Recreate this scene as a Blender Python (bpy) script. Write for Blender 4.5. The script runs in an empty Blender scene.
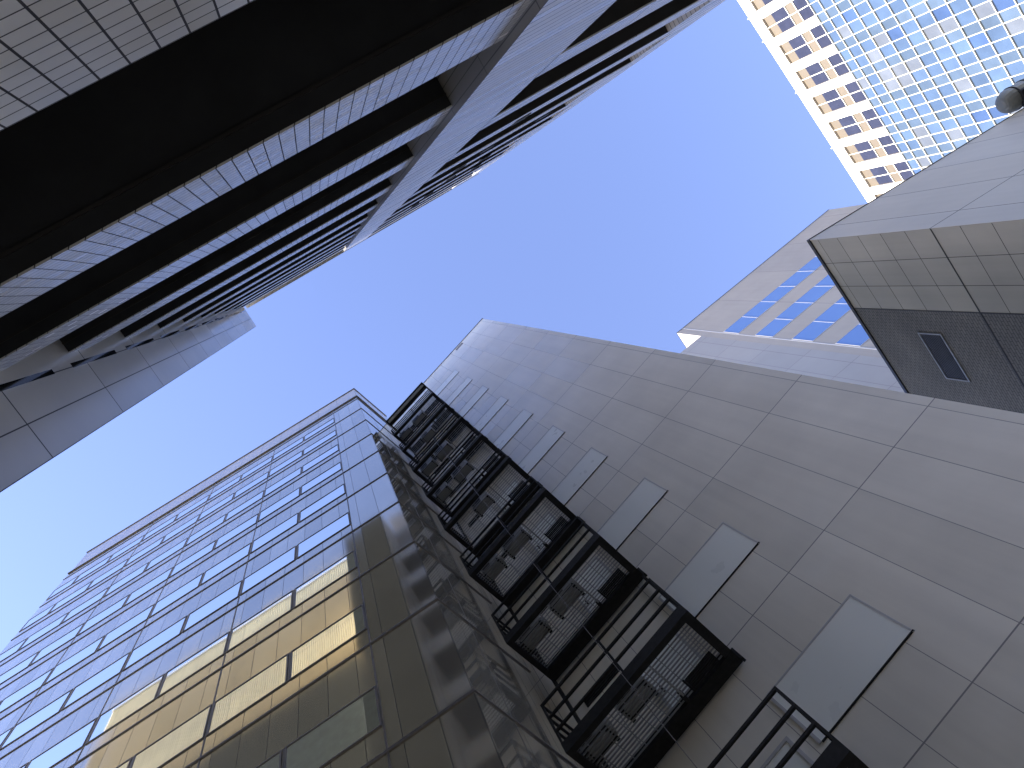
import bpy, math, random
from mathutils import Vector, Matrix

random.seed(7)
C = bpy.context.scene.collection
R = math.radians
EYE = 1.6                                   # height of the camera above the paving

# ------------------------------------------------------------------ camera
scene = bpy.context.scene
cam_data = bpy.data.cameras.new("camera")
cam = bpy.data.objects.new("camera", cam_data)
C.objects.link(cam)
cam_data.sensor_width = 36.0
cam_data.lens = 765.0 / 1024.0 * 36.0
cam_data.clip_start = 0.05
cam_data.clip_end = 3000.0

def camera_basis():
    """axes of the lens: zenith seen at (313.6, 289) of a 1024x768 frame, x axis along the alley"""
    f = 765.0
    up = Vector((313.6 - 512, 289.0 - 384, f)).normalized()
    e1 = up.cross(Vector((0, 0, 1))).normalized()
    e2 = up.cross(e1)
    a = R(33.0)
    X = math.cos(a) * e1 + math.sin(a) * e2
    Y = up.cross(X)
    return X, Y, up


X_, Y_, U_ = camera_basis()
right = Vector((X_[0], Y_[0], U_[0]))
down = Vector((X_[1], Y_[1], U_[1]))
fwd = Vector((X_[2], Y_[2], U_[2]))
m = Matrix.Identity(4)
for i in range(3):
    m[i][0] = right[i]
    m[i][1] = -down[i]
    m[i][2] = -fwd[i]
m[2][3] = EYE
cam.matrix_world = m
scene.camera = cam

# ------------------------------------------------------------------ sky, sun, exposure
SUN_AZ = R(-4.0)                            # measured from +X towards +Y
SUN_EL = R(21.0)
world = bpy.data.worlds.new("World")
scene.world = world
world.use_nodes = True
wn = world.node_tree.nodes
wl = world.node_tree.links
bg = wn["Background"]
sky = wn.new("ShaderNodeTexSky")
sky.sky_type = 'NISHITA'
sky.sun_disc = False
sky.sun_elevation = SUN_EL
sky.sun_rotation = R(90.0) - SUN_AZ
sky.altitude = 0.0
sky.air_density = 1.0
sky.dust_density = 0.1
sky.ozone_density = 1.0
bg.inputs["Strength"].default_value = 0.15
tint = wn.new("ShaderNodeMix")                # camera white balance of the sky
tint.data_type = 'RGBA'
tint.blend_type = 'MULTIPLY'
tint.inputs[0].default_value = 1.0
tint.inputs[7].default_value = (1.01, 0.895, 1.10, 1.0)
wl.new(sky.outputs[0], tint.inputs[6])
wl.new(tint.outputs[2], bg.inputs["Color"])

sun_data = bpy.data.lights.new("sun", 'SUN')
sun_data.energy = 4.5
sun_data.angle = R(0.5)
sun_data.color = (1.0, 0.93, 0.82)
sun = bpy.data.objects.new("sun", sun_data)
C.objects.link(sun)
to_sun = Vector((math.cos(SUN_EL) * math.cos(SUN_AZ), math.cos(SUN_EL) * math.sin(SUN_AZ), math.sin(SUN_EL)))
sun.rotation_euler = to_sun.to_track_quat('Z', 'Y').to_euler()
sun.location = (60, 0, 80)

scene.view_settings.view_transform = 'Standard'
scene.view_settings.look = 'None'
scene.view_settings.gamma = 1.0
scene.view_settings.use_curve_mapping = False
scene.view_settings.exposure = 1.82
scene.render.engine = 'CYCLES'
scene.cycles.sample_clamp_indirect = 4.0

# ------------------------------------------------------------------ materials
MATS = {}


class NT:
    def __init__(self, name):
        self.m = bpy.data.materials.new(name)
        self.m.use_nodes = True
        self.t = self.m.node_tree
        self.n = self.t.nodes
        self.bsdf = self.n["Principled BSDF"]

    def math(self, op, a, b=None, c=None):
        nd = self.n.new("ShaderNodeMath")
        nd.operation = op
        for i, v in enumerate((a, b, c)):
            if v is None:
                continue
            if isinstance(v, (int, float)):
                nd.inputs[i].default_value = v
            else:
                self.t.links.new(v, nd.inputs[i])
        return nd.outputs[0]

    def mix(self, fac, a, b):
        nd = self.n.new("ShaderNodeMix")
        nd.data_type = 'RGBA'
        self.put(nd.inputs[0], fac)
        self.put(nd.inputs[6], a)
        self.put(nd.inputs[7], b)
        return nd.outputs[2]

    def put(self, sock, v):
        if isinstance(v, (int, float)):
            sock.default_value = v
        elif isinstance(v, tuple):
            sock.default_value = v if len(v) == 4 or sock.type == 'VECTOR' else (*v, 1.0)
        else:
            self.t.links.new(v, sock)

    def vmath(self, op, a, b=None):
        nd = self.n.new("ShaderNodeVectorMath")
        nd.operation = op
        self.put(nd.inputs[0], a)
        if b is not None:
            if op == 'SCALE':
                self.put(nd.inputs[3], b)
            else:
                self.put(nd.inputs[1], b)
        return nd.outputs[0]

    def coord(self):
        return self.n.new("ShaderNodeTexCoord").outputs["Object"]

    def noise(self, vec, scale, detail=3.0, rough=0.55):
        nd = self.n.new("ShaderNodeTexNoise")
        self.t.links.new(vec, nd.inputs["Vector"])
        nd.inputs["Scale"].default_value = scale
        nd.inputs["Detail"].default_value = detail
        nd.inputs["Roughness"].default_value = rough
        return nd.outputs["Fac"]

    def remap(self, v, a, b):
        nd = self.n.new("ShaderNodeMapRange")
        nd.inputs["From Min"].default_value = 0.25
        nd.inputs["From Max"].default_value = 0.75
        nd.inputs["To Min"].default_value = a
        nd.inputs["To Max"].default_value = b
        self.t.links.new(v, nd.inputs["Value"])
        return nd.outputs[0]

    def set(self, **kw):
        names = {'base': "Base Color", 'rough': "Roughness", 'metal': "Metallic", 'ior': "IOR",
                 'spec': "Specular IOR Level", 'normal': "Normal", 'coat': "Coat Weight", 'coat_rough': "Coat Roughness"}
        for k, v in kw.items():
            self.put(self.bsdf.inputs[names[k]], v)


def scale_col(nt, col, fac):
    nd = nt.n.new("ShaderNodeMix")
    nd.data_type = 'RGBA'
    nd.blend_type = 'MULTIPLY'
    nd.inputs[0].default_value = 1.0
    nt.put(nd.inputs[6], col)
    comb = nt.n.new("ShaderNodeCombineColor")
    for i in range(3):
        nt.put(comb.inputs[i], fac)
    nt.t.links.new(comb.outputs[0], nd.inputs[7])
    return nd.outputs[2]


def panel_mat(name, base, joint, px, pz, ox=0.0, oz=0.0, jx=0.02, jz=0.02, rough=0.4, metal=0.0, ior=1.5,
              var=0.06, stain=0.1, speck=0.0, tilt=0.0, bump=0.0, rvar=0.05, streak=0.0):
    """cladding laid out in panels of px by pz metres with recessed joints"""
    t = NT(name)
    co = t.coord()
    sep = t.n.new("ShaderNodeSeparateXYZ")
    t.t.links.new(co, sep.inputs[0])
    s = t.math('ADD', sep.outputs[0], sep.outputs[1])
    sx = t.math('DIVIDE', t.math('SUBTRACT', s, ox), px)
    sz = t.math('DIVIDE', t.math('SUBTRACT', sep.outputs[2], oz), pz)
    dx = t.math('DIVIDE', t.math('MULTIPLY', t.math('PINGPONG', sx, 0.5), px), jx)
    dz = t.math('DIVIDE', t.math('MULTIPLY', t.math('PINGPONG', sz, 0.5), pz), jz)
    mask = t.math('LESS_THAN', t.math('MINIMUM', dx, dz), 0.5)
    cell = t.n.new("ShaderNodeCombineXYZ")
    t.t.links.new(t.math('FLOOR', sx), cell.inputs[0])
    t.t.links.new(t.math('FLOOR', sz), cell.inputs[1])
    wnz = t.n.new("ShaderNodeTexWhiteNoise")
    wnz.noise_dimensions = '2D'
    t.t.links.new(cell.outputs[0], wnz.inputs["Vector"])
    rnd = wnz.outputs["Value"]
    fac = t.math('ADD', t.math('MULTIPLY', t.math('SUBTRACT', rnd, 0.5), 2 * var), 1.0)
    if stain:
        fac = t.math('MULTIPLY', fac, t.remap(t.noise(co, 0.45, 4.0), 1 - stain, 1 + stain))
    if speck:
        fac = t.math('MULTIPLY', fac, t.remap(t.noise(co, 60.0, 2.0), 1 - speck, 1 + speck))
    if streak:
        mp = t.n.new("ShaderNodeMapping")
        mp.inputs["Scale"].default_value = (3.0, 3.0, 0.12)
        t.t.links.new(co, mp.inputs["Vector"])
        fac = t.math('MULTIPLY', fac, t.remap(t.noise(mp.outputs[0], 1.0, 5.0), 1 - streak, 1 + streak * 0.4))
    col = scale_col(t, base, fac)
    t.set(base=t.mix(mask, col, joint), metal=metal, ior=ior)
    rg = t.math('ADD', t.math('MULTIPLY', t.math('SUBTRACT', wnz.outputs["Value"], 0.5), 2 * rvar), rough)
    rg = t.math('MAXIMUM', rg, t.math('MULTIPLY', mask, 0.7))
    t.set(rough=rg)
    geo = t.n.new("ShaderNodeNewGeometry")
    nrm = geo.outputs["Normal"]
    if tilt:
        off = t.vmath('SCALE', t.vmath('SUBTRACT', wnz.outputs["Color"], (0.5, 0.5, 0.5)), 2 * tilt)
        nrm = t.vmath('NORMALIZE', t.vmath('ADD', nrm, off))
    if bump:
        bp = t.n.new("ShaderNodeBump")
        bp.inputs["Strength"].default_value = 0.25
        bp.inputs["Distance"].default_value = bump
        t.t.links.new(t.noise(co, 1.2, 2.0), bp.inputs["Height"])
        t.t.links.new(nrm, bp.inputs["Normal"])
        nrm = bp.outputs[0]
    if tilt or bump:
        t.set(normal=nrm)
    MATS[name] = t.m
    return t.m


def plain_mat(name, base, rough=0.5, metal=0.0, ior=1.5, stain=0.15, scale=1.5, wave=0.0):
    t = NT(name)
    co = t.coord()
    f = t.remap(t.noise(co, scale, 4.0), 1 - stain, 1 + stain)
    t.set(base=scale_col(t, base, f), metal=metal, ior=ior)
    t.set(rough=t.remap(t.noise(co, scale * 2.3, 3.0), max(0.0, rough * 0.85), rough * 1.15))
    if wave:
        bp = t.n.new("ShaderNodeBump")
        bp.inputs["Strength"].default_value = 0.3
        bp.inputs["Distance"].default_value = wave
        t.t.links.new(t.noise(co, 0.7, 1.0), bp.inputs["Height"])
        t.set(normal=bp.outputs[0])
    MATS[name] = t.m
    return t.m


ASPHALT = plain_mat("asphalt", (0.055, 0.055, 0.056), 0.9, scale=6.0, stain=0.3)
PAVING = panel_mat("paving_stone", (0.30, 0.28, 0.25), (0.10, 0.10, 0.10), 0.6, 0.6, rough=0.8)
GRANITE = panel_mat("polished_granite", (0.62, 0.575, 0.47), (0.05, 0.05, 0.052), 0.6945, 4.0257,
                    ox=-1.37, oz=13.68, jx=0.012, jz=0.012, rough=0.07, metal=0.72, ior=2.0, var=0.12, stain=0.10,
                    speck=0.25, tilt=0.0016, rvar=0.03)
GRANITE_BAND = panel_mat("polished_granite_parapet", (0.40, 0.37, 0.33), (0.012, 0.012, 0.014), 1.389, 6.0,
                         ox=-1.37, oz=0.0, jx=0.012, jz=0.01, rough=0.12, ior=1.55, var=0.10, stain=0.10, speck=0.2, tilt=0.0012)
DARK_METAL = plain_mat("dark_anodised_metal", (0.022, 0.021, 0.023), 0.4, metal=0.3, stain=0.2)
SLATE_METAL = plain_mat("slate_grey_metal", (0.20, 0.185, 0.175), 0.4, metal=0.3, stain=0.2)
MIRROR_GLASS = plain_mat("reflective_glazing", (0.90, 0.95, 0.93), 0.02, metal=1.0, stain=0.03, scale=0.4, wave=0.003)
GREY_PANEL = panel_mat("grey_metal_panel", (0.79, 0.752, 0.665), (0.26, 0.25, 0.245), 1.008, 4.0,
                       ox=-0.10, oz=13.2, jx=0.012, jz=0.026, rough=0.30, ior=1.5, var=0.03, stain=0.09, tilt=0.0018,
                       bump=0.004, rvar=0.06, streak=0.08)
PALE_PANEL = plain_mat("pale_grey_panel", (0.88, 0.90, 0.86), 0.30, stain=0.02, scale=0.6)
PALE_FRAME = plain_mat("pale_metal_frame", (0.50, 0.50, 0.51), 0.35, stain=0.08)
BLACK_PAINT = plain_mat("black_painted_steel", (0.010, 0.010, 0.010), 0.85, stain=0.3, scale=4.0)
GALV = plain_mat("galvanised_steel", (0.33, 0.335, 0.335), 0.5, metal=0.3, stain=0.25, scale=5.0)
WHITE_SHEET = plain_mat("white_sheet_metal", (0.82, 0.81, 0.78), 0.45, stain=0.12, scale=2.0)
CASING = plain_mat("grey_casing", (0.36, 0.36, 0.34), 0.5, stain=0.15)
RUBBER = plain_mat("black_rubber", (0.012, 0.012, 0.012), 0.8)
TILE = panel_mat("pale_glazed_tile", (0.82, 0.80, 0.76), (0.03, 0.028, 0.03), 0.134, 0.1017, ox=0.0, oz=0.0,
                 jx=0.010, jz=0.008, rough=0.22, ior=1.55, var=0.035, stain=0.10, rvar=0.06, tilt=0.004)
TILE_FINE = panel_mat("pale_ribbed_tile", (0.82, 0.80, 0.77), (0.075, 0.075, 0.090), 1.64, 0.205, ox=-2.9, oz=0.0,
                      jx=0.016, jz=0.018, rough=0.30, var=0.04, stain=0.08, rvar=0.05, tilt=0.003)
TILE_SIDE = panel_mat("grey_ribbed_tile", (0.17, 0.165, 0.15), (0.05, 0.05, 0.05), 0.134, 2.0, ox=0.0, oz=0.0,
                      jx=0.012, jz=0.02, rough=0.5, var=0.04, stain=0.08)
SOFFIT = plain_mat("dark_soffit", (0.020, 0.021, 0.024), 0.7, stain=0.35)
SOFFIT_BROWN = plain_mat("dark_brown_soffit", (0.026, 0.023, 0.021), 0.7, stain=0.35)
DARK_GLASS = plain_mat("dark_window_glass", (0.012, 0.014, 0.016), 0.06, stain=0.1)
WING_PANEL = panel_mat("smooth_grey_panel", (0.60, 0.58, 0.54), (0.035, 0.035, 0.04), 0.53, 3.84, ox=3.23, oz=12.56,
                       jx=0.018, jz=0.035, rough=0.22, var=0.05, stain=0.06, tilt=0.003, rvar=0.04)
CREAM = panel_mat("white_precast_stone", (0.80, 0.77, 0.70), (0.55, 0.52, 0.47), 5.553, 2.925, rough=0.6, var=0.02, stain=0.04, jx=0.02, jz=0.02)
BEIGE = plain_mat("beige_spandrel_panel", (0.105, 0.083, 0.054), 0.5, stain=0.08)
REVEAL = plain_mat("brown_window_reveal", (0.07, 0.045, 0.022), 0.6, stain=0.1)
OFFICE_GLASS = plain_mat("dark_blue_glass", (0.026, 0.028, 0.046), 0.12, stain=0.25, scale=0.4)
MULLION = plain_mat("cream_mullion", (0.80, 0.77, 0.66), 0.5, stain=0.05)
F_PANEL = panel_mat("grey_fascia_panel", (0.44, 0.39, 0.30), (0.05, 0.05, 0.055), 1.65, 5.52, ox=-8.40, oz=19.73,
                    jx=0.02, jz=0.035, rough=0.42, var=0.05, stain=0.06, streak=0.06)
F_TILE = panel_mat("buff_square_tile", (0.46, 0.425, 0.335), (0.045, 0.042, 0.036), 1.018, 0.9968, ox=-9.27, oz=19.73,
                   jx=0.020, jz=0.022, rough=0.55, var=0.07, stain=0.10, streak=0.08)
F_TILE_COURSE = None
BACK_PANEL = panel_mat("light_grey_precast", (0.33, 0.305, 0.27), (0.20, 0.19, 0.19), 4.91, 80.0, ox=27.40, oz=-2.0,
                       jx=0.05, jz=0.05, rough=0.6, var=0.04, stain=0.06, streak=0.06)
BACK_BLANK = panel_mat("light_grey_block_panel", (0.30, 0.295, 0.285), (0.22, 0.21, 0.22), 1.60, 5.37, ox=27.40, oz=62.95,
                       jx=0.05, jz=0.06, rough=0.5, var=0.06, stain=0.06)
BLUE_GLASS = plain_mat("glass_painted_sky_blue", (0.12, 0.23, 0.50), 0.05, ior=1.6, stain=0.06, scale=0.2)  # blue of the reflected sky is put into the base colour
YELLOW = panel_mat("yellow_beige_render", (0.74, 0.62, 0.36), (0.40, 0.33, 0.18), 3.4, 4.0, rough=0.7, var=0.05, stain=0.10, jx=0.03, jz=0.03, streak=0.1)
GREEN_DARK = plain_mat("dark_green_cladding_and_shade", (0.034, 0.040, 0.032), 0.95, stain=0.2)


def brick_mat():
    t = NT("dark_ribbed_brick")
    co = t.coord()
    sep = t.n.new("ShaderNodeSeparateXYZ")
    t.t.links.new(co, sep.inputs[0])
    s = t.math('ADD', sep.outputs[0], sep.outputs[1])
    cb = t.n.new("ShaderNodeCombineXYZ")
    t.t.links.new(s, cb.inputs[0])
    t.t.links.new(sep.outputs[2], cb.inputs[1])
    br = t.n.new("ShaderNodeTexBrick")
    t.t.links.new(cb.outputs[0], br.inputs["Vector"])
    br.inputs["Color1"].default_value = (0.20, 0.187, 0.155, 1)
    br.inputs["Color2"].default_value = (0.165, 0.154, 0.13, 1)
    br.inputs["Mortar"].default_value = (0.06, 0.059, 0.057, 1)
    br.inputs["Scale"].default_value = 1.0
    br.inputs["Brick Width"].default_value = 0.30
    br.inputs["Row Height"].default_value = 0.10
    br.inputs["Mortar Size"].default_value = 0.012
    f = t.remap(t.noise(co, 0.6, 4.0), 0.8, 1.2)
    t.set(base=scale_col(t, br.outputs["Color"], f), rough=0.75)
    return t.m


BRICK = brick_mat()


def pane_mat():
    """curtain wall glass: each pane has the tint of its own blind and coating"""
    t = NT("tinted_curtain_wall_glass")
    at = t.n.new("ShaderNodeAttribute")
    at.attribute_name = "tint"
    co = t.coord()
    f = t.remap(t.noise(co, 0.35, 3.0), 0.85, 1.15)
    t.set(base=scale_col(t, at.outputs["Color"], f), rough=0.08, metal=0.0, ior=1.35)
    return t.m


PANE = pane_mat()


# ------------------------------------------------------------------ mesh helpers
class MB:
    """collects boxes, prisms and tubes that become ONE mesh object"""

    def __init__(self):
        self.v = []
        self.f = []
        self.mi = []
        self.cur = 0

    def quad(self, a, b, c, d):
        n = len(self.v)
        self.v += [a, b, c, d]
        self.f.append((n, n + 1, n + 2, n + 3))
        self.mi.append(self.cur)
        return self

    def box(self, x0, x1, y0, y1, z0, z1):
        if x0 > x1: x0, x1 = x1, x0
        if y0 > y1: y0, y1 = y1, y0
        if z0 > z1: z0, z1 = z1, z0
        n = len(self.v)
        self.v += [(x0, y0, z0), (x1, y0, z0), (x1, y1, z0), (x0, y1, z0), (x0, y0, z1), (x1, y0, z1), (x1, y1, z1), (x0, y1, z1)]
        for q in ((0, 3, 2, 1), (4, 5, 6, 7), (0, 1, 5, 4), (1, 2, 6, 5), (2, 3, 7, 6), (3, 0, 4, 7)):
            self.f.append(tuple(n + i for i in q))
            self.mi.append(self.cur)
        return self

    def prism(self, poly, z0, z1):
        area = sum(poly[i][0] * poly[(i + 1) % len(poly)][1] - poly[(i + 1) % len(poly)][0] * poly[i][1] for i in range(len(poly)))
        if area < 0:
            poly = poly[::-1]
        n = len(self.v)
        k = len(poly)
        self.v += [(x, y, z0) for x, y in poly] + [(x, y, z1) for x, y in poly]
        self.f.append(tuple(n + i for i in range(k))[::-1])
        self.f.append(tuple(n + k + i for i in range(k)))
        self.mi += [self.cur] * 2
        for i in range(k):
            j = (i + 1) % k
            self.f.append((n + i, n + j, n + k + j, n + k + i))
            self.mi.append(self.cur)
        return self

    def tube(self, p, q, r, seg=8):
        p = Vector(p); q = Vector(q)
        d = (q - p).normalized()
        a = d.orthogonal().normalized()
        b = d.cross(a)
        n = len(self.v)
        for c in (p, q):
            for i in range(seg):
                t = 2 * math.pi * i / seg
                self.v.append(tuple(c + r * (math.cos(t) * a + math.sin(t) * b)))
        for i in range(seg):
            j = (i + 1) % seg
            self.f.append((n + i, n + j, n + seg + j, n + seg + i))
            self.mi.append(self.cur)
        self.f.append(tuple(n + i for i in range(seg))[::-1])
        self.f.append(tuple(n + seg + i for i in range(seg)))
        self.mi += [self.cur] * 2
        return self

    def frame(self, x0, x1, z0, z1, w, y0, y1):
        """four bars round an opening in the xz plane"""
        self.box(x0, x1, y0, y1, z0, z0 + w)
        self.box(x0, x1, y0, y1, z1 - w, z1)
        self.box(x0, x0 + w, y0, y1, z0 + w, z1 - w)
        self.box(x1 - w, x1, y0, y1, z0 + w, z1 - w)
        return self

    def mesh(self, name, mats):
        me = bpy.data.meshes.new(name)
        me.from_pydata(self.v, [], self.f)
        if not isinstance(mats, (list, tuple)):
            mats = [mats]
        for mt in mats:
            me.materials.append(mt)
        me.polygons.foreach_set("material_index", self.mi)
        me.update()
        return me

    def build(self, name, mats, parent=None, loc=(0, 0, 0)):
        return place(name, self.mesh(name, mats), parent, loc)


def place(name, me, parent=None, loc=(0, 0, 0)):
    o = bpy.data.objects.new(name, me)
    C.objects.link(o)
    o.parent = parent
    o.location = loc
    return o


def bevel(o, w, seg=2):
    md = o.modifiers.new("soft edges", 'BEVEL')
    md.width = w
    md.segments = seg
    md.limit_method = 'ANGLE'
    return o


def thing(name, label, cat, loc=(0, 0, 0), rz=0.0, group=None):
    o = bpy.data.objects.new(name, None)
    C.objects.link(o)
    o.location = loc
    o.rotation_euler = (0, 0, rz)
    o.empty_display_size = 0.5
    o["label"] = label
    o["category"] = cat
    if group:
        o["group"] = group
    return o


def tag(o, label, cat, group=None):
    o["label"] = label
    o["category"] = cat
    if group:
        o["group"] = group
    return o


def local(root_loc, rz, p):
    """world xy -> xy in the frame of a root"""
    dx, dy = p[0] - root_loc[0], p[1] - root_loc[1]
    c, s = math.cos(rz), math.sin(rz)
    return (c * dx + s * dy, -s * dx + c * dy)


# ------------------------------------------------------------------ ground
g = MB().quad((-900, -900, 0), (900, -900, 0), (900, 900, 0), (-900, 900, 0)).build("ground", ASPHALT)
g["kind"] = "structure"
pv = MB().box(-40, 40, -7.0, 1.0, 0.0, 0.004).build("pavement", PAVING)
pv["kind"] = "structure"

# ------------------------------------------------------------------ footprints shared by the neighbours
GR_D, GL_D = 9.39, 7.1
ga = R(-16.0)
g_t = Vector((math.cos(ga), math.sin(ga)))
g_n = Vector((math.sin(ga), -math.cos(ga)))               # from the camera to the grey wall
g_org = g_n * GR_D
P_CORNER = Vector((1.35, -GL_D))
dR = Vector((math.cos(R(-106.52)), math.sin(R(-106.52))))
# nook where the return of the granite building meets the grey wall
tn = (GR_D - P_CORNER.dot(g_n)) / dR.dot(g_n)
NOOK = P_CORNER + dR * tn
G_CORNER = g_org + g_t * (-0.655 * GR_D)

# ------------------------------------------------------------------ dark granite building with mirror windows
GX0 = -21.3                                               # left end, local x (local x = -world x)
gl = thing("granite_building", "dark polished granite office building with rows of mirror windows beside the fire escape", "building",
           (0, -GL_D, 0), R(180))
lp = lambda p: local((0, -GL_D), R(180), p)
roofz = 7.02 * GL_D + EYE
back = 16.0
nk = lp(NOOK)
nk_in = lp(NOOK + g_n * 12.0)
PL = -1.35
wall = MB()
wall.prism([(GX0, 0.0), (PL, 0.0), nk, (nk_in[0] - 0.01, nk_in[1]), (GX0, back)], 0.0, roofz)
wall.build("wall", GRANITE, gl)
# parapet band, a little proud of the wall, and its metal copings
dl = lp(P_CORNER + dR)
rdir = Vector((dl[0] - PL, dl[1]))                        # direction of the return in local xy
rnor = Vector((rdir.y, -rdir.x))                          # outward normal of the return


def return_pt(s, off=0.0):
    v = Vector((PL, 0.0)) + rdir * s + rnor * off
    return (v.x, v.y)


LEN_R = tn


def band(mb, z0, z1, out, x0=GX0, s1=LEN_R, thick=0.3):
    """a strip that runs along the front and turns the corner along the return"""
    # mitre point
    n1 = Vector((0, -1)); n2 = rnor
    k = out / (1 + n1.dot(n2))
    cr = Vector((PL, 0)) + (n1 + n2) * k
    k2 = -thick / (1 + n1.dot(n2))
    ci = Vector((PL, 0)) + (n1 + n2) * k2
    e_out = return_pt(s1, out); e_in = return_pt(s1, -thick)
    mb.prism([(x0, -out), (cr.x, cr.y), (ci.x, ci.y), (x0, thick)], z0, z1)
    mb.prism([(cr.x, cr.y), e_out, e_in, (ci.x, ci.y)], z0, z1)


zc0, zc1 = 6.93 * GL_D + EYE, 7.42 * GL_D + EYE
mb = MB(); band(mb, zc0 + 0.10, zc1 - 0.08, 0.055, x0=GX0 + 0.25, s1=LEN_R - 0.05); mb.build("parapet", GRANITE_BAND, gl)
mb = MB(); band(mb, zc1 - 0.079, zc1 + 0.03, 0.10, x0=GX0 + 0.2, s1=LEN_R - 0.05); band(mb, zc0 + 0.03, zc0 + 0.099, 0.075, s1=LEN_R - 0.05)
mb.build("coping", SLATE_METAL, gl)
ph = MB().box(GX0 + 1.0, -2.2, 0.8, 9.0, roofz + 0.02, roofz + 6.5).build("unseen_sun_blocker", GRANITE, gl)  # added block, unseen from below, keeps the sun off the grey wall top
# ledges at each floor
LEDGE0, PITCH = 1.701, 0.567
for k in range(-1, 10):
    z = (LEDGE0 + PITCH * k) * GL_D + EYE
    mb = MB()
    band(mb, z - 0.028, z + 0.0, 0.028, s1=LEN_R - 0.02, thick=0.05)
    band(mb, z + 0.035, z + 0.055, 0.018, s1=LEN_R - 0.02, thick=0.05)
    mb.build("ledge", SLATE_METAL, gl)
# stronger upright joints
mb = MB()
for xx in (-0.432, -1.016, -1.602, -2.188):
    mb.box(xx * GL_D - 0.018, xx * GL_D + 0.018, -0.012, 0.05, 4.0, zc0)
mb.build("joint_strip", SLATE_METAL, gl)
mb = MB()
for s in (0.95, 1.95):
    a = return_pt(s - 0.008, 0.006); b = return_pt(s + 0.008, 0.006); c_ = return_pt(s + 0.008, -0.05); d_ = return_pt(s - 0.008, -0.05)
    mb.prism([a, b, c_, d_], 4.0, zc0)
mb.build("joint_strip", SLATE_METAL, gl)
# windows
WP = 0.2925 * GL_D
fr_me = None
for k in range(0, 9):
    zl = (LEDGE0 + PITCH * k) * GL_D + EYE
    z0, z1 = zl + 0.118 * GL_D, zl + 0.308 * GL_D
    for j in range(9):
        xr = -0.4395 * GL_D - j * WP
        xl = xr - WP + 0.13
        if xl < GX0 + 0.1:
            if xr < GX0 + 0.7:
                continue
            xl = GX0 + 0.12
        cx, cz = (xl + xr) / 2, (z0 + z1) / 2
        w, h = xr - xl, z1 - z0
        fm = MB().frame(-w / 2 - 0.03, w / 2 + 0.03, -h / 2 - 0.03, h / 2 + 0.03, 0.035, -0.028, 0.05)
        if j > 0:
            fm.box(w / 2 + 0.045, w / 2 + 0.085, -0.016, 0.04, -h / 2 - 0.03, h / 2 + 0.03)
        win = fm.build("window", SLATE_METAL, gl, (cx, 0, cz))
        pn = MB().box(-w / 2 - 0.002, w / 2 + 0.002, -0.012, 0.03, -h / 2 - 0.002, h / 2 + 0.002).build("pane", MIRROR_GLASS, win)
        pn.rotation_euler = (random.gauss(0, 0.0018), 0, random.gauss(0, 0.0018))

# ------------------------------------------------------------------ grey panelled building with the fire escape
gy = thing("grey_panel_building", "tall grey building clad in large metal panels behind the black fire escape", "building",
           (g_org.x, g_org.y, 0), R(164))
Lg = lambda p: local((g_org.x, g_org.y), R(164), p)
GX_N, GX_C = Lg(NOOK)[0], Lg(G_CORNER)[0]                 # nook (negative) and free corner (positive)
topz = 5.42 * GR_D + EYE
MB().box(GX_N - 0.0, GX_C, 0.0, 12.0, 0.0, topz).build("wall", GREY_PANEL, gy)
MB().box(GX_N + 0.05, GX_C + 0.03, -0.03, 12.0, topz + 0.002, topz + 0.10).build("coping", DARK_METAL, gy)
vt = MB().box(0.354 * GR_D, 0.423 * GR_D, -0.012, 0.05, 5.335 * GR_D + EYE, 5.385 * GR_D + EYE).build("vent", plain_mat("brown_louvre", (0.16, 0.13, 0.11), 0.6), gy)
FL = lambda k: 11.0 + 4.0 * k + EYE                       # underside of balcony k
# pale blank panels, one on each storey
for k in range(-1, 9):
    z0 = 8.77 + 4.0 * (k + 1) + EYE
    z1 = z0 + 1.37
    p = MB().box(0.05, 2.10, -0.012, 0.02, z0 + 0.03, z1 - 0.03).build("pale_panel", PALE_PANEL, gy)
    fm = MB()
    fm.box(0.0, 2.13, -0.020, 0.02, z1 - 0.03, z1 + 0.004)
    fm.box(2.10, 2.125, -0.020, 0.02, z0, z1 - 0.03)
    fm.box(0.0, 0.05, -0.020, 0.02, z0 + 0.0285, z1 - 0.0305)
    place("frame", fm.mesh("frame", PALE_FRAME), p)
    MB().box(0.05, 2.135, -0.022, 0.02, z0 + 0.002, z0 + 0.028).build("drip", BLACK_PAINT, p)

# balconies of the fire escape
YF, YB = 7.86 - GR_D, -0.05                               # front face and wall side, local y
XA, XB = 0.18, -2.86                                      # right side and left side, local x


def rail_mb(zf):
    mb = MB()
    for hgt in (0.62, 1.03, 1.46):
        mb.box(XB, XA, YF + 0.01, YF + 0.055, zf + hgt, zf + hgt + 0.05)
        mb.box(XB, XB + 0.045, YF + 0.056, YB, zf + hgt, zf + hgt + 0.05)
        mb.box(XA - 0.045, XA, YF + 0.056, YB, zf + hgt, zf + hgt + 0.05)
    for xx in (XA - 0.04, XB + 0.0, -1.32):
        mb.box(xx, xx + 0.04, YF + 0.015, YF + 0.05, zf + 0.25, zf + 1.46)
    mb.box(XA - 0.04, XA, YB - 0.05, YB, zf + 0.25, zf + 1.46)
    mb.box(XB, XB + 0.04, YB - 0.05, YB, zf + 0.25, zf + 1.46)
    return mb


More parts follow.
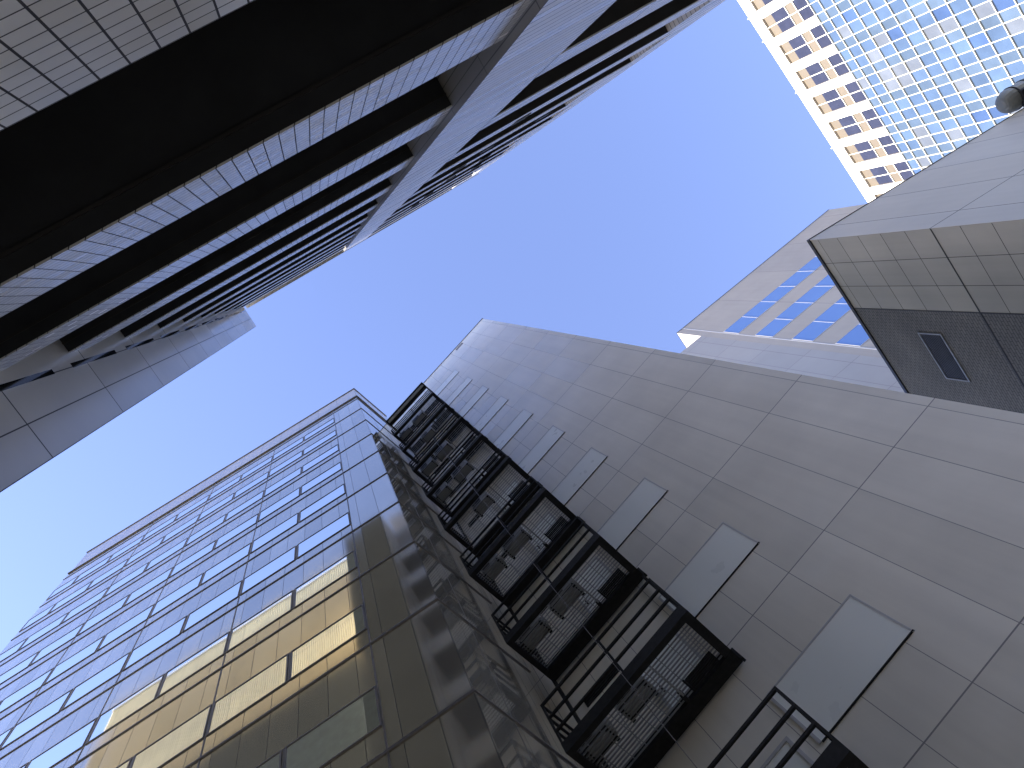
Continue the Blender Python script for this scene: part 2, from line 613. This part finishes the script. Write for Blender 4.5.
def beams_mb(zf):
    mb = MB()
    mb.box(XB, XA, YF, YF + 0.13, zf, zf + 0.27)                       # front channel
    mb.box(XB, XA, YB - 0.30, YB, zf - 0.01, zf + 0.20)         # beam along the wall
    mb.box(XA - 0.17, XA, YF + 0.131, YB - 0.301, zf, zf + 0.25)       # right side
    mb.box(XB, XB + 0.13, YF + 0.131, YB - 0.301, zf, zf + 0.25)       # left side
    mb.box(-0.98, -0.90, YB - 0.44, YB - 0.301, zf + 0.0, zf + 0.2)    # stub beside the hatch
    mb.box(XA + 0.001, XA + 0.05, YB - 0.10, YB, zf - 0.05, zf + 0.30)  # bracket on the wall
    return mb


def grating_mb(zf, seed):
    rnd = random.Random(seed)
    mb = MB()
    y = YF + 0.16
    while y < YB - 0.32:
        mb.box(XB + 0.132, XA - 0.172, y, y + 0.012, zf + 0.05, zf + 0.085)
        y += 0.075
    x = XB + 0.30
    while x < XA - 0.2:
        mb.box(x, x + 0.012, YF + 0.132, YB - 0.305, zf + 0.088, zf + 0.11)
        x += 0.30
    mb.box(-0.94, -0.905, YF + 0.132, YB - 0.305, zf + 0.02, zf + 0.084)
    return mb


for k in range(-1, 8):
    zf = FL(k)
    b = beams_mb(zf).build("balcony", BLACK_PAINT, gy)
    rail_mb(zf).build("railing", BLACK_PAINT, b)
    grating_mb(zf, k).build("grating", GALV, b)
    hz = MB()
    y = YB - 0.62
    while y < YB - 0.34:
        hz.box(-0.72, -0.08, y, y + 0.028, zf + 0.022, zf + 0.046)
        y += 0.045
    hz.box(-0.76, -0.722, YB - 0.64, YB - 0.32, zf + 0.015, zf + 0.048)
    hz.build("hatch", BLACK_PAINT, b)
    # wall behind the balcony: a flush service door and a louvre
    d = MB().box(-1.25, -0.30, -0.03, 0.02, zf + 0.12, zf + 2.25).build("door", PALE_PANEL, gy)
    MB().frame(-1.31, -0.24, zf + 0.06, zf + 2.31, 0.058, -0.045, 0.02).build("frame", PALE_FRAME, d)
    MB().box(-1.19, -1.15, -0.09, -0.032, zf + 1.05, zf + 1.20).build("handle", DARK_METAL, d)
    lv = MB()
    for i in range(5):
        lv.box(-2.55, -1.55, -0.03, 0.02, zf + 2.55 + 0.07 * i, zf + 2.59 + 0.07 * i)
    lv.build("louvre", BLACK_PAINT, gy)
# canopy over the topmost balcony
zf = FL(8) + 0.25
cb = MB()
cb.box(XB, XA, YF, YF + 0.07, zf, zf + 0.16)
cb.box(XB, XA, YF + 0.22, YF + 0.42, zf - 0.05, zf + 0.14)
cb.box(XB, XA, YB - 0.20, YB, zf - 0.05, zf + 0.16)
cb.box(XA - 0.08, XA, YF + 0.071, YB - 0.201, zf, zf + 0.15)
cb.box(XB, XB + 0.08, YF + 0.071, YB - 0.201, zf, zf + 0.15)
cn = cb.build("canopy", BLACK_PAINT, gy)
cs = MB()
cs.box(XB + 0.081, XA - 0.081, YF + 0.071, YF + 0.219, zf + 0.04, zf + 0.06)
y = YF + 0.43
y += 0.42
while y < YB - 0.24:
    cs.box(XB + 0.081, XA - 0.081, y, y + 0.035, zf + 0.03, zf + 0.06)
    y += 0.058
cs.build("roof_sheet", WHITE_SHEET, cn)
# vertical posts and conduits of the fire escape
mb = MB()
for xx in (XA - 0.035, XB + 0.035):
    mb.box(xx - 0.035, xx + 0.035, YB - 0.09, YB - 0.02, FL(0) + 0.1, FL(8) + 0.25)
mb.build("post", BLACK_PAINT, gy)
MB().tube((-1.33, YF - 0.03, FL(-1) + 1.0), (-1.33, YF - 0.03, FL(5) + 1.2), 0.006).build("conduit", SLATE_METAL, gy)

# air conditioners stand on the gratings
ORD = ["topmost", "second", "third", "fourth", "fifth", "sixth", "seventh", "eighth", "ninth"]


def condenser(k, x, side, w):
    zf = FL(k) + 0.113
    wp = g_org.copy()
    c, s = math.cos(R(164)), math.sin(R(164))
    y = YF + 0.52
    loc = (g_org.x + c * x - s * y, g_org.y + s * x + c * y, zf)
    lab = "air conditioner on the %s balcony counting down from the canopy%s" % (ORD[7 - k], "" if k in (3, 6) else ", " + side)
    t = thing("air_conditioner", lab, "air conditioner", loc, R(164), "air conditioners on the fire escape balconies")
    body = MB().box(-w / 2, w / 2, -0.17, 0.17, 0.09, 0.66).build("casing", CASING, t)
    bevel(body, 0.015)
    fg = MB()
    for i in range(9):
        fg.box(-w / 2 + 0.06, w / 2 - 0.30, -0.182, -0.172, 0.16 + 0.05 * i, 0.175 + 0.05 * i)
    fg.build("fan_grille", DARK_METAL, t)
    for sx in (-1, 1):
        for sy in (-1, 1):
            MB().box(sx * (w / 2 - 0.06) - 0.035, sx * (w / 2 - 0.06) + 0.035, sy * 0.15 - 0.03, sy * 0.15 + 0.03, 0.0, 0.06).build("foot", RUBBER, t)
    br = MB()
    for sx in (-1, 1):
        br.box(sx * (w / 2 - 0.06) - 0.012, sx * (w / 2 - 0.06) + 0.012, -0.20, 0.20, 0.06, 0.089)
    br.box(-w / 2 + 0.04, w / 2 - 0.04, -0.165, -0.15, 0.062, 0.088)
    br.box(-w / 2 + 0.04, w / 2 - 0.04, 0.15, 0.165, 0.062, 0.088)
    br.build("base_rail", BLACK_PAINT, t)


for k in range(-1, 8):
    condenser(k, -1.42 + 0.07 * ((k * 5) % 3 - 1), "nearer the pale panels", 0.80 if k % 3 else 0.70)
    if k not in (3, 6):
        condenser(k, -2.38 + 0.05 * ((k * 7) % 3 - 1), "nearer the granite wall", 0.72 if k % 2 else 0.62)

# ------------------------------------------------------------------ tiled tower with dark recessed bands
DT = 1.12
dt = thing("tiled_tower", "tall tower of pale tiled bands and deep dark recesses across the upper left", "building", (0, DT, 0), 0)
HB0, HP, HS = 2.28 + EYE, 4.0, 1.21
XL, XCL, XCR, XR = 4.0, -2.80, -4.44, -12.75
FRONT = -0.10
roof = 49.3 + EYE
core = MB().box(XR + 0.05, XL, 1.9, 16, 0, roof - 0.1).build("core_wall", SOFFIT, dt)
for k in range(0, 12):
    hb = HB0 + HP * k
    ht = min(hb + HS, roof)
    if hb > roof - 0.3:
        break
    MB().box(XCL - 0.02, XL - 0.002, 0.0, 0.018, hb, ht).build("spandrel", TILE, dt)
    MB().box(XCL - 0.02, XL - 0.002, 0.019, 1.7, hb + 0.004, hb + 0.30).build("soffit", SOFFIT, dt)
    # faint trim lines in the soffit
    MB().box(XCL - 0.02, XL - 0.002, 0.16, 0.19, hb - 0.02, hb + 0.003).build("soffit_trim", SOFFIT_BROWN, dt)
    # right bay
    xe = XR + (2.05 if k % 2 else 1.32)
    MB().box(XR + 1.2, XCR + 0.02, FRONT, FRONT + 0.018, hb, ht).build("spandrel", TILE_FINE, dt)
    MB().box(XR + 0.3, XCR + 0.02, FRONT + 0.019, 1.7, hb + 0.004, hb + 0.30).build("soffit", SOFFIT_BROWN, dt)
    if k % 2:
        MB().box(XR + 1.2, xe, FRONT, 0.6, ht + 0.001, hb + HP - 0.001).build("infill", TILE_FINE, dt)
    gz = MB().box(XCR + 0.1, XL, 1.55, 1.60, ht, hb + HP).build("window_band", DARK_GLASS, dt)
    gz2 = MB().box(XR + 1.2, XCR, 1.55, 1.60, ht, hb + HP).build("window_band", DARK_GLASS, dt)
# scupper notches in the right-hand parapets
for x, z in ((-6.60, 19.2), (-6.93, 24.3), (-6.43, 26.8), (-9.07, 28.2), (-8.44, 30.6), (-9.02, 24.2), (-6.38, 38.6), (-7.85, 41.0), (-6.9, 31.0), (-9.0, 34.6), (-6.5, 34.6)):
    MB().box(x - 0.2, x + 0.2, FRONT - 0.02, FRONT + 0.012, z + EYE - 0.35, z + EYE + 0.35).build("scupper", SOFFIT, dt)
MB().box(XCR, XCL, FRONT, 1.8, 0, roof).build("pillar", [TILE_FINE], dt)
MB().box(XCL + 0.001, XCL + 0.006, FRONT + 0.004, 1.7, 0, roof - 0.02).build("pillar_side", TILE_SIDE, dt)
MB().box(XR, XR + 1.2, FRONT, 16, 0, roof).build("corner_pier", TILE_FINE, dt)
MB().box(XR - 0.03, XL, FRONT - 0.03, 16, roof + 0.002, roof + 0.12).build("coping", WING_PANEL, dt)
# projecting stair wing at the left end
wy = -0.17 - DT
wtop = 47.7 + EYE
wg = MB().box(XL, 6.7, wy, 5.0, 0, wtop).build("stair_wing", WING_PANEL, dt)
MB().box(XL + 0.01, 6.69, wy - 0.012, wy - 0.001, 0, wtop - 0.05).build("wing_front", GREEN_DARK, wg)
for k in range(0, 12):
    z0 = 3.42 * XL + EYE + 0.3 + (k - 2) * 3.84
    if z0 + 3.0 > wtop:
        break
    MB().box(XL - 0.004, XL + 0.05, 0.86 - DT, 0.945 - DT, z0, z0 + 2.9).build("slot_window", DARK_GLASS, wg)

# ------------------------------------------------------------------ white tower with blue curtain wall
WD = 90.0
wa = R(79.9)
w_org = (-WD * math.sin(wa), WD * math.cos(wa))
wt = thing("white_tower", "sunlit white stone tower with a gridded blue glass front at upper right", "building", (w_org[0], w_org[1], 0), wa)
BAY, U0 = 0.0617 * WD, 0.1661 * WD                         # one bay; near edge of the first window unit (local x = -U)
Z = lambda h: h * WD + EYE
XW0, XW1 = -(0.1661 + 0.0617 * 9.0) * WD, -(0.1661 - 0.0617 * 3.0) * WD
ztop = Z(1.4364)
wb = MB()
wb.box(XW0, XW1, 0.45, 22, 0, ztop - 0.3)
wb.build("wall", REVEAL, wt)
fr = MB()
fr.box(XW0, XW1, 0.0, 0.6, Z(1.4062), ztop)
for i in range(-3, 10):
    x1 = -(U0 + BAY * i - 0.0182 * WD)
    x0 = -(U0 + BAY * i)
    fr.box(x0, x1, 0.0, 0.449, Z(1.2765), Z(1.4061))
fr.build("stone_frame", CREAM, wt)
for i in range(-3, 9):
    xa = -(U0 + BAY * i + 0.0435 * WD)
    xb = -(U0 + BAY * i)
    win = MB().box(xa, xb, 0.40, 0.449, Z(1.2766), Z(1.4060)).build("window", BEIGE, wt)
    xm = (xa + xb) / 2
    for z0, z1 in ((Z(1.3367), Z(1.3799)), (Z(1.2767), Z(1.3119))):
        for q0, q1 in ((xa, xm), (xm, xb)):
            MB().box(q0 + 0.04, q1 - 0.04, 0.37, 0.399, z0, z1).build("pane", OFFICE_GLASS, win)
    ml = MB()
    xm = (xa + xb) / 2
    ml.box(xm - 0.07, xm + 0.07, 0.20, 0.299, Z(1.2766), Z(1.4061))
    for h in (1.3366, 1.312):
        ml.box(xa, xb, 0.27, 0.2995, Z(h) - 0.07, Z(h) + 0.07)
    ml.build("mullion", MULLION, win)
for u in (0.152, 0.206, 0.33, 0.47):
    MB().box(-u * WD - 0.10, -u * WD + 0.10, -0.12, 0.3, ztop + 0.002, ztop + 0.35).build("roof_bracket", PALE_FRAME, wt)
# curtain wall below
rows = [1.2755, 1.2510]
h = 1.2222
while h > 0.30:
    rows.append(h)
    h -= 0.0328
cols = []
for i in range(-3, 10):
    o = 0.1661 + 0.0617 * i
    cols += [o - 0.0182, o, o + 0.02175]
cols = sorted(cols)
pn = MB(); tints = []
for a, bq in zip(rows[:-1], rows[1:]):
    for ci, (u0, u1) in enumerate(zip(cols[:-1], cols[1:])):
        pn.quad((-u1 * WD, 0.30, Z(bq)), (-u0 * WD, 0.30, Z(bq)), (-u0 * WD, 0.30, Z(a)), (-u1 * WD, 0.30, Z(a)))
        narrow = (u1 - u0) < 0.02
        r = random.random()
        if narrow:
            t_ = (0.065, 0.095, 0.14)
        elif r < 0.12:
            t_ = (0.10, 0.115, 0.14)
        elif r < 0.22:
            t_ = (0.045, 0.078, 0.165)
        else:
            t_ = (0.060, 0.095, 0.160)
        q = random.uniform(0.85, 1.15)
        tints.append((t_[0] * q, t_[1] * q, t_[2] * q, 1.0))
me = pn.mesh("curtain_wall", PANE)
at = me.attributes.new("tint", 'FLOAT_COLOR', 'FACE')
for i, tcol in enumerate(tints):
    at.data[i].color = tcol
cw = place("curtain_wall", me, wt)
gm = MB()
for u in cols:
    gm.box(-u * WD - 0.04, -u * WD + 0.04, 0.05, 0.299, Z(rows[-1]), Z(1.2763))
for hh in rows:
    gm.box(XW0, XW1, 0.07, 0.298, Z(hh) - 0.045, Z(hh) + 0.045)
gm.build("mullion_grid", MULLION, cw)

# ------------------------------------------------------------------ background block with blue window strips
MD = 25.5
ma = R(173.85)
m_org = (-MD * math.sin(ma), MD * math.cos(ma))
mt_ = thing("precast_block", "light grey precast block with blue window strips above the grey wall", "building", (m_org[0], m_org[1], 0), ma)
MX0, MX1 = 1.0434 * MD, 1.9008 * MD
mtop = 2.8643 * MD + EYE
MB().box(MX0, MX1, 0, 18, 0, mtop).build("wall", BACK_PANEL, mt_)
MB().box(MX0 - 0.02, MX1 + 0.02, -0.03, 18, mtop + 0.002, mtop + 0.07).build("coping", DARK_METAL, mt_)
MB().box(MX0 - 14, MX0 - 0.003, 0.0, 18, 0, 2.662 * MD + EYE).build("lower_wall", BACK_BLANK, mt_)
MB().box(1.0745 * MD - 0.04, 1.0745 * MD + 0.04, -0.006, 0.03, 0, mtop).build("joint_strip", PALE_FRAME, mt_)
for i in range(0, 7):
    zt = (2.5475 - 0.2105 * i) * MD + EYE
    zb = zt - 0.1060 * MD
    for j in range(8):
        pw = 0.0932 * MD
        x0 = 1.0795 * MD + j * pw
        w = MB().frame(x0, x0 + pw, zb, zt, 0.035, -0.02, 0.08).build("window", PALE_FRAME, mt_)
        MB().box(x0 + 0.035, x0 + pw - 0.035, -0.010, 0.04, zb + 0.035, zt - 0.035).build("pane", BLUE_GLASS, w)

# ------------------------------------------------------------------ stepped block with buff tiles and dark brick
FD = 14.0
fa = R(81.28)
f_org = (-FD * math.sin(fa), FD * math.cos(fa))
fb = thing("buff_tiled_block", "block with grey fascia, buff square tiles and dark brick above the grey building at right", "building", (f_org[0], f_org[1], 0), fa)
Lf = lambda p: local(f_org, fa, p)
XF = -0.662 * FD
ftop = 1.6849 * FD + EYE
cx = f_org[0] + XF * math.cos(fa); cy = f_org[1] + XF * math.sin(fa)
f1d = Vector((math.cos(R(-178.6)), math.sin(R(-178.6))))
far1 = (cx + f1d.x * 40, cy + f1d.y * 40)
l_far = Lf(far1)
XT = -0.8805 * FD
XE = XF - 11.6
# tile zone, brick zone, fascia and body
MB().prism([(XT + 0.001, 0.02), (XF - 0.02, 0.02), (XF - 0.035, 0.09), (XT + 0.001, 0.09)], 0, ftop - 0.02).build("tiled_wall", F_TILE, fb)
MB().prism([(XE, 0.02), (XT - 0.001, 0.02), (XT - 0.001, 0.09), (XE, 0.09)], 0, ftop - 0.02).build("brick_wall", BRICK, fb)
fas = MB()
# fascia sheet along the second face
n1 = Vector((l_far[0] - XF, l_far[1])).normalized()
fas.prism([(XF, 0.0), (l_far[0], l_far[1]), (l_far[0] - 11, l_far[1]), (XF - 11.6, 0.091), (XF - 0.036, 0.091), (XF - 0.0195, 0.0)], 0, ftop)
fas.build("fascia_wall", F_PANEL, fb)
MB().box(XE, XF + 0.02, -0.03, 0.019, ftop - 0.09, ftop + 0.05).build("coping", DARK_METAL, fb)
cp = MB()
q = Vector((n1.y, -n1.x))
cp.prism([(XF + 0.021, 0.02), (l_far[0] + q.x * 0.02, l_far[1] + q.y * 0.02), (l_far[0] - q.x * 0.3, l_far[1] - q.y * 0.3), (XF - 0.3, 0.02)], ftop + 0.002, ftop + 0.03)
cp.build("coping", DARK_METAL, fb)
# heavier joints
MB().box(XE, XF - 0.02, 0.008, 0.03, 1.2955 * FD + EYE - 0.02, 1.2955 * FD + EYE + 0.02).build("joint_strip", DARK_METAL, fb)
MB().box(XT - 0.02, XT + 0.02, 0.008, 0.03, 0, ftop - 0.1).build("joint_strip", DARK_METAL, fb)
lv = MB().frame(-1.092 * FD, -0.947 * FD, 1.4365 * FD + EYE, 1.507 * FD + EYE, 0.05, -0.02, 0.10)
lvo = lv.build("louvre", GALV, fb)
sl = MB()
for i in range(12):
    z = 1.4365 * FD + EYE + 0.08 + i * 0.073
    sl.box(-1.092 * FD + 0.051, -0.947 * FD - 0.051, 0.0, 0.03, z, z + 0.045)
sl.build("slat", plain_mat("black_louvre", (0.03, 0.03, 0.032), 0.5), lvo)

# rounded maintenance unit overhanging that roof
ru = thing("rooftop_unit", "rounded grey unit with black ribs overhanging the roof edge at far right", "rooftop unit", (-25.1, -6.9, 23.75 + EYE), R(181.4))
bd = MB()
body = MB()
ring = []
NS, NR = 14, 20
for i in range(NS + 1):
    if i <= 6:
        a = (math.pi / 2) * i / 6
        x = 0.45 * (1 - math.cos(a)); r = 0.12 + 0.33 * math.sin(a)
    else:
        x = 0.45 + (i - 6) * 0.5; r = 0.45
    ring.append((x, r))
base = 0
for x, r in ring:
    for j in range(NR):
        t = 2 * math.pi * j / NR
        body.v.append((x, r * math.cos(t), 0.45 + r * math.sin(t)))
for i in range(NS):
    for j in range(NR):
        k2 = (j + 1) % NR
        body.f.append((i * NR + j, i * NR + k2, (i + 1) * NR + k2, (i + 1) * NR + j)); body.mi.append(0)
body.f.append(tuple(range(NR))); body.mi.append(0)
body.f.append(tuple((NS * NR) + j for j in range(NR))[::-1]); body.mi.append(0)
bo = body.build("shell", plain_mat("grey_green_metal", (0.17, 0.175, 0.15), 0.45), ru)
for x in (0.55, 1.15, 1.75, 2.35, 2.95):
    rb = MB()
    for j in range(NR):
        t0, t1 = 2 * math.pi * j / NR, 2 * math.pi * (j + 1) / NR
        pts = []
        for rr in (0.44, 0.475):
            for t in (t0, t1):
                pts.append((rr * math.cos(t), 0.45 + rr * math.sin(t)))
        (a0, b0), (a1, b1), (a2, b2), (a3, b3) = pts
        rb.quad((x, a2, b2), (x, a3, b3), (x + 0.05, a3, b3), (x + 0.05, a2, b2))
        rb.quad((x, a0, b0), (x, a1, b1), (x, a3, b3), (x, a2, b2))
        rb.quad((x + 0.05, a2, b2), (x + 0.05, a3, b3), (x + 0.05, a1, b1), (x + 0.05, a0, b0))
    rb.build("rib", BLACK_PAINT, ru)
MB().box(0.5, 4.2, -0.25, 0.45, -0.1, 0.06).build("bracket", BLACK_PAINT, ru)

# ------------------------------------------------------------------ yellow building seen mirrored in the windows
yb = thing("yellow_building", "sunlit yellow-beige building mirrored in the lower windows of the granite building", "building", (7.0, 4.0, 0), 0)
st = []
w_ = 0.15
for i in range(140):
    x = i * w_
    st += [(x, 0.0), (x + w_ * math.cos(R(17)), w_ * math.sin(R(17)))]
poly = st + [(st[-1][0], 14.0), (0.0, 14.0)]
MB().prism(poly, 40.5 + EYE, 56.6 + EYE).build("upper_wall", YELLOW, yb)
MB().box(-0.1, 27.5, -0.4, 14.0, 0, 40.45 + EYE).build("lower_wall", GREEN_DARK, yb)  # part below the shadow line, its shade put into the dark green colour
MB().prism([(x, y - 0.06) for x, y in st] + [(st[-1][0], 0.5 + st[-1][1]), (0.0, 0.5)], 56.602 + EYE, 56.9 + EYE).build("parapet", CREAM, yb)
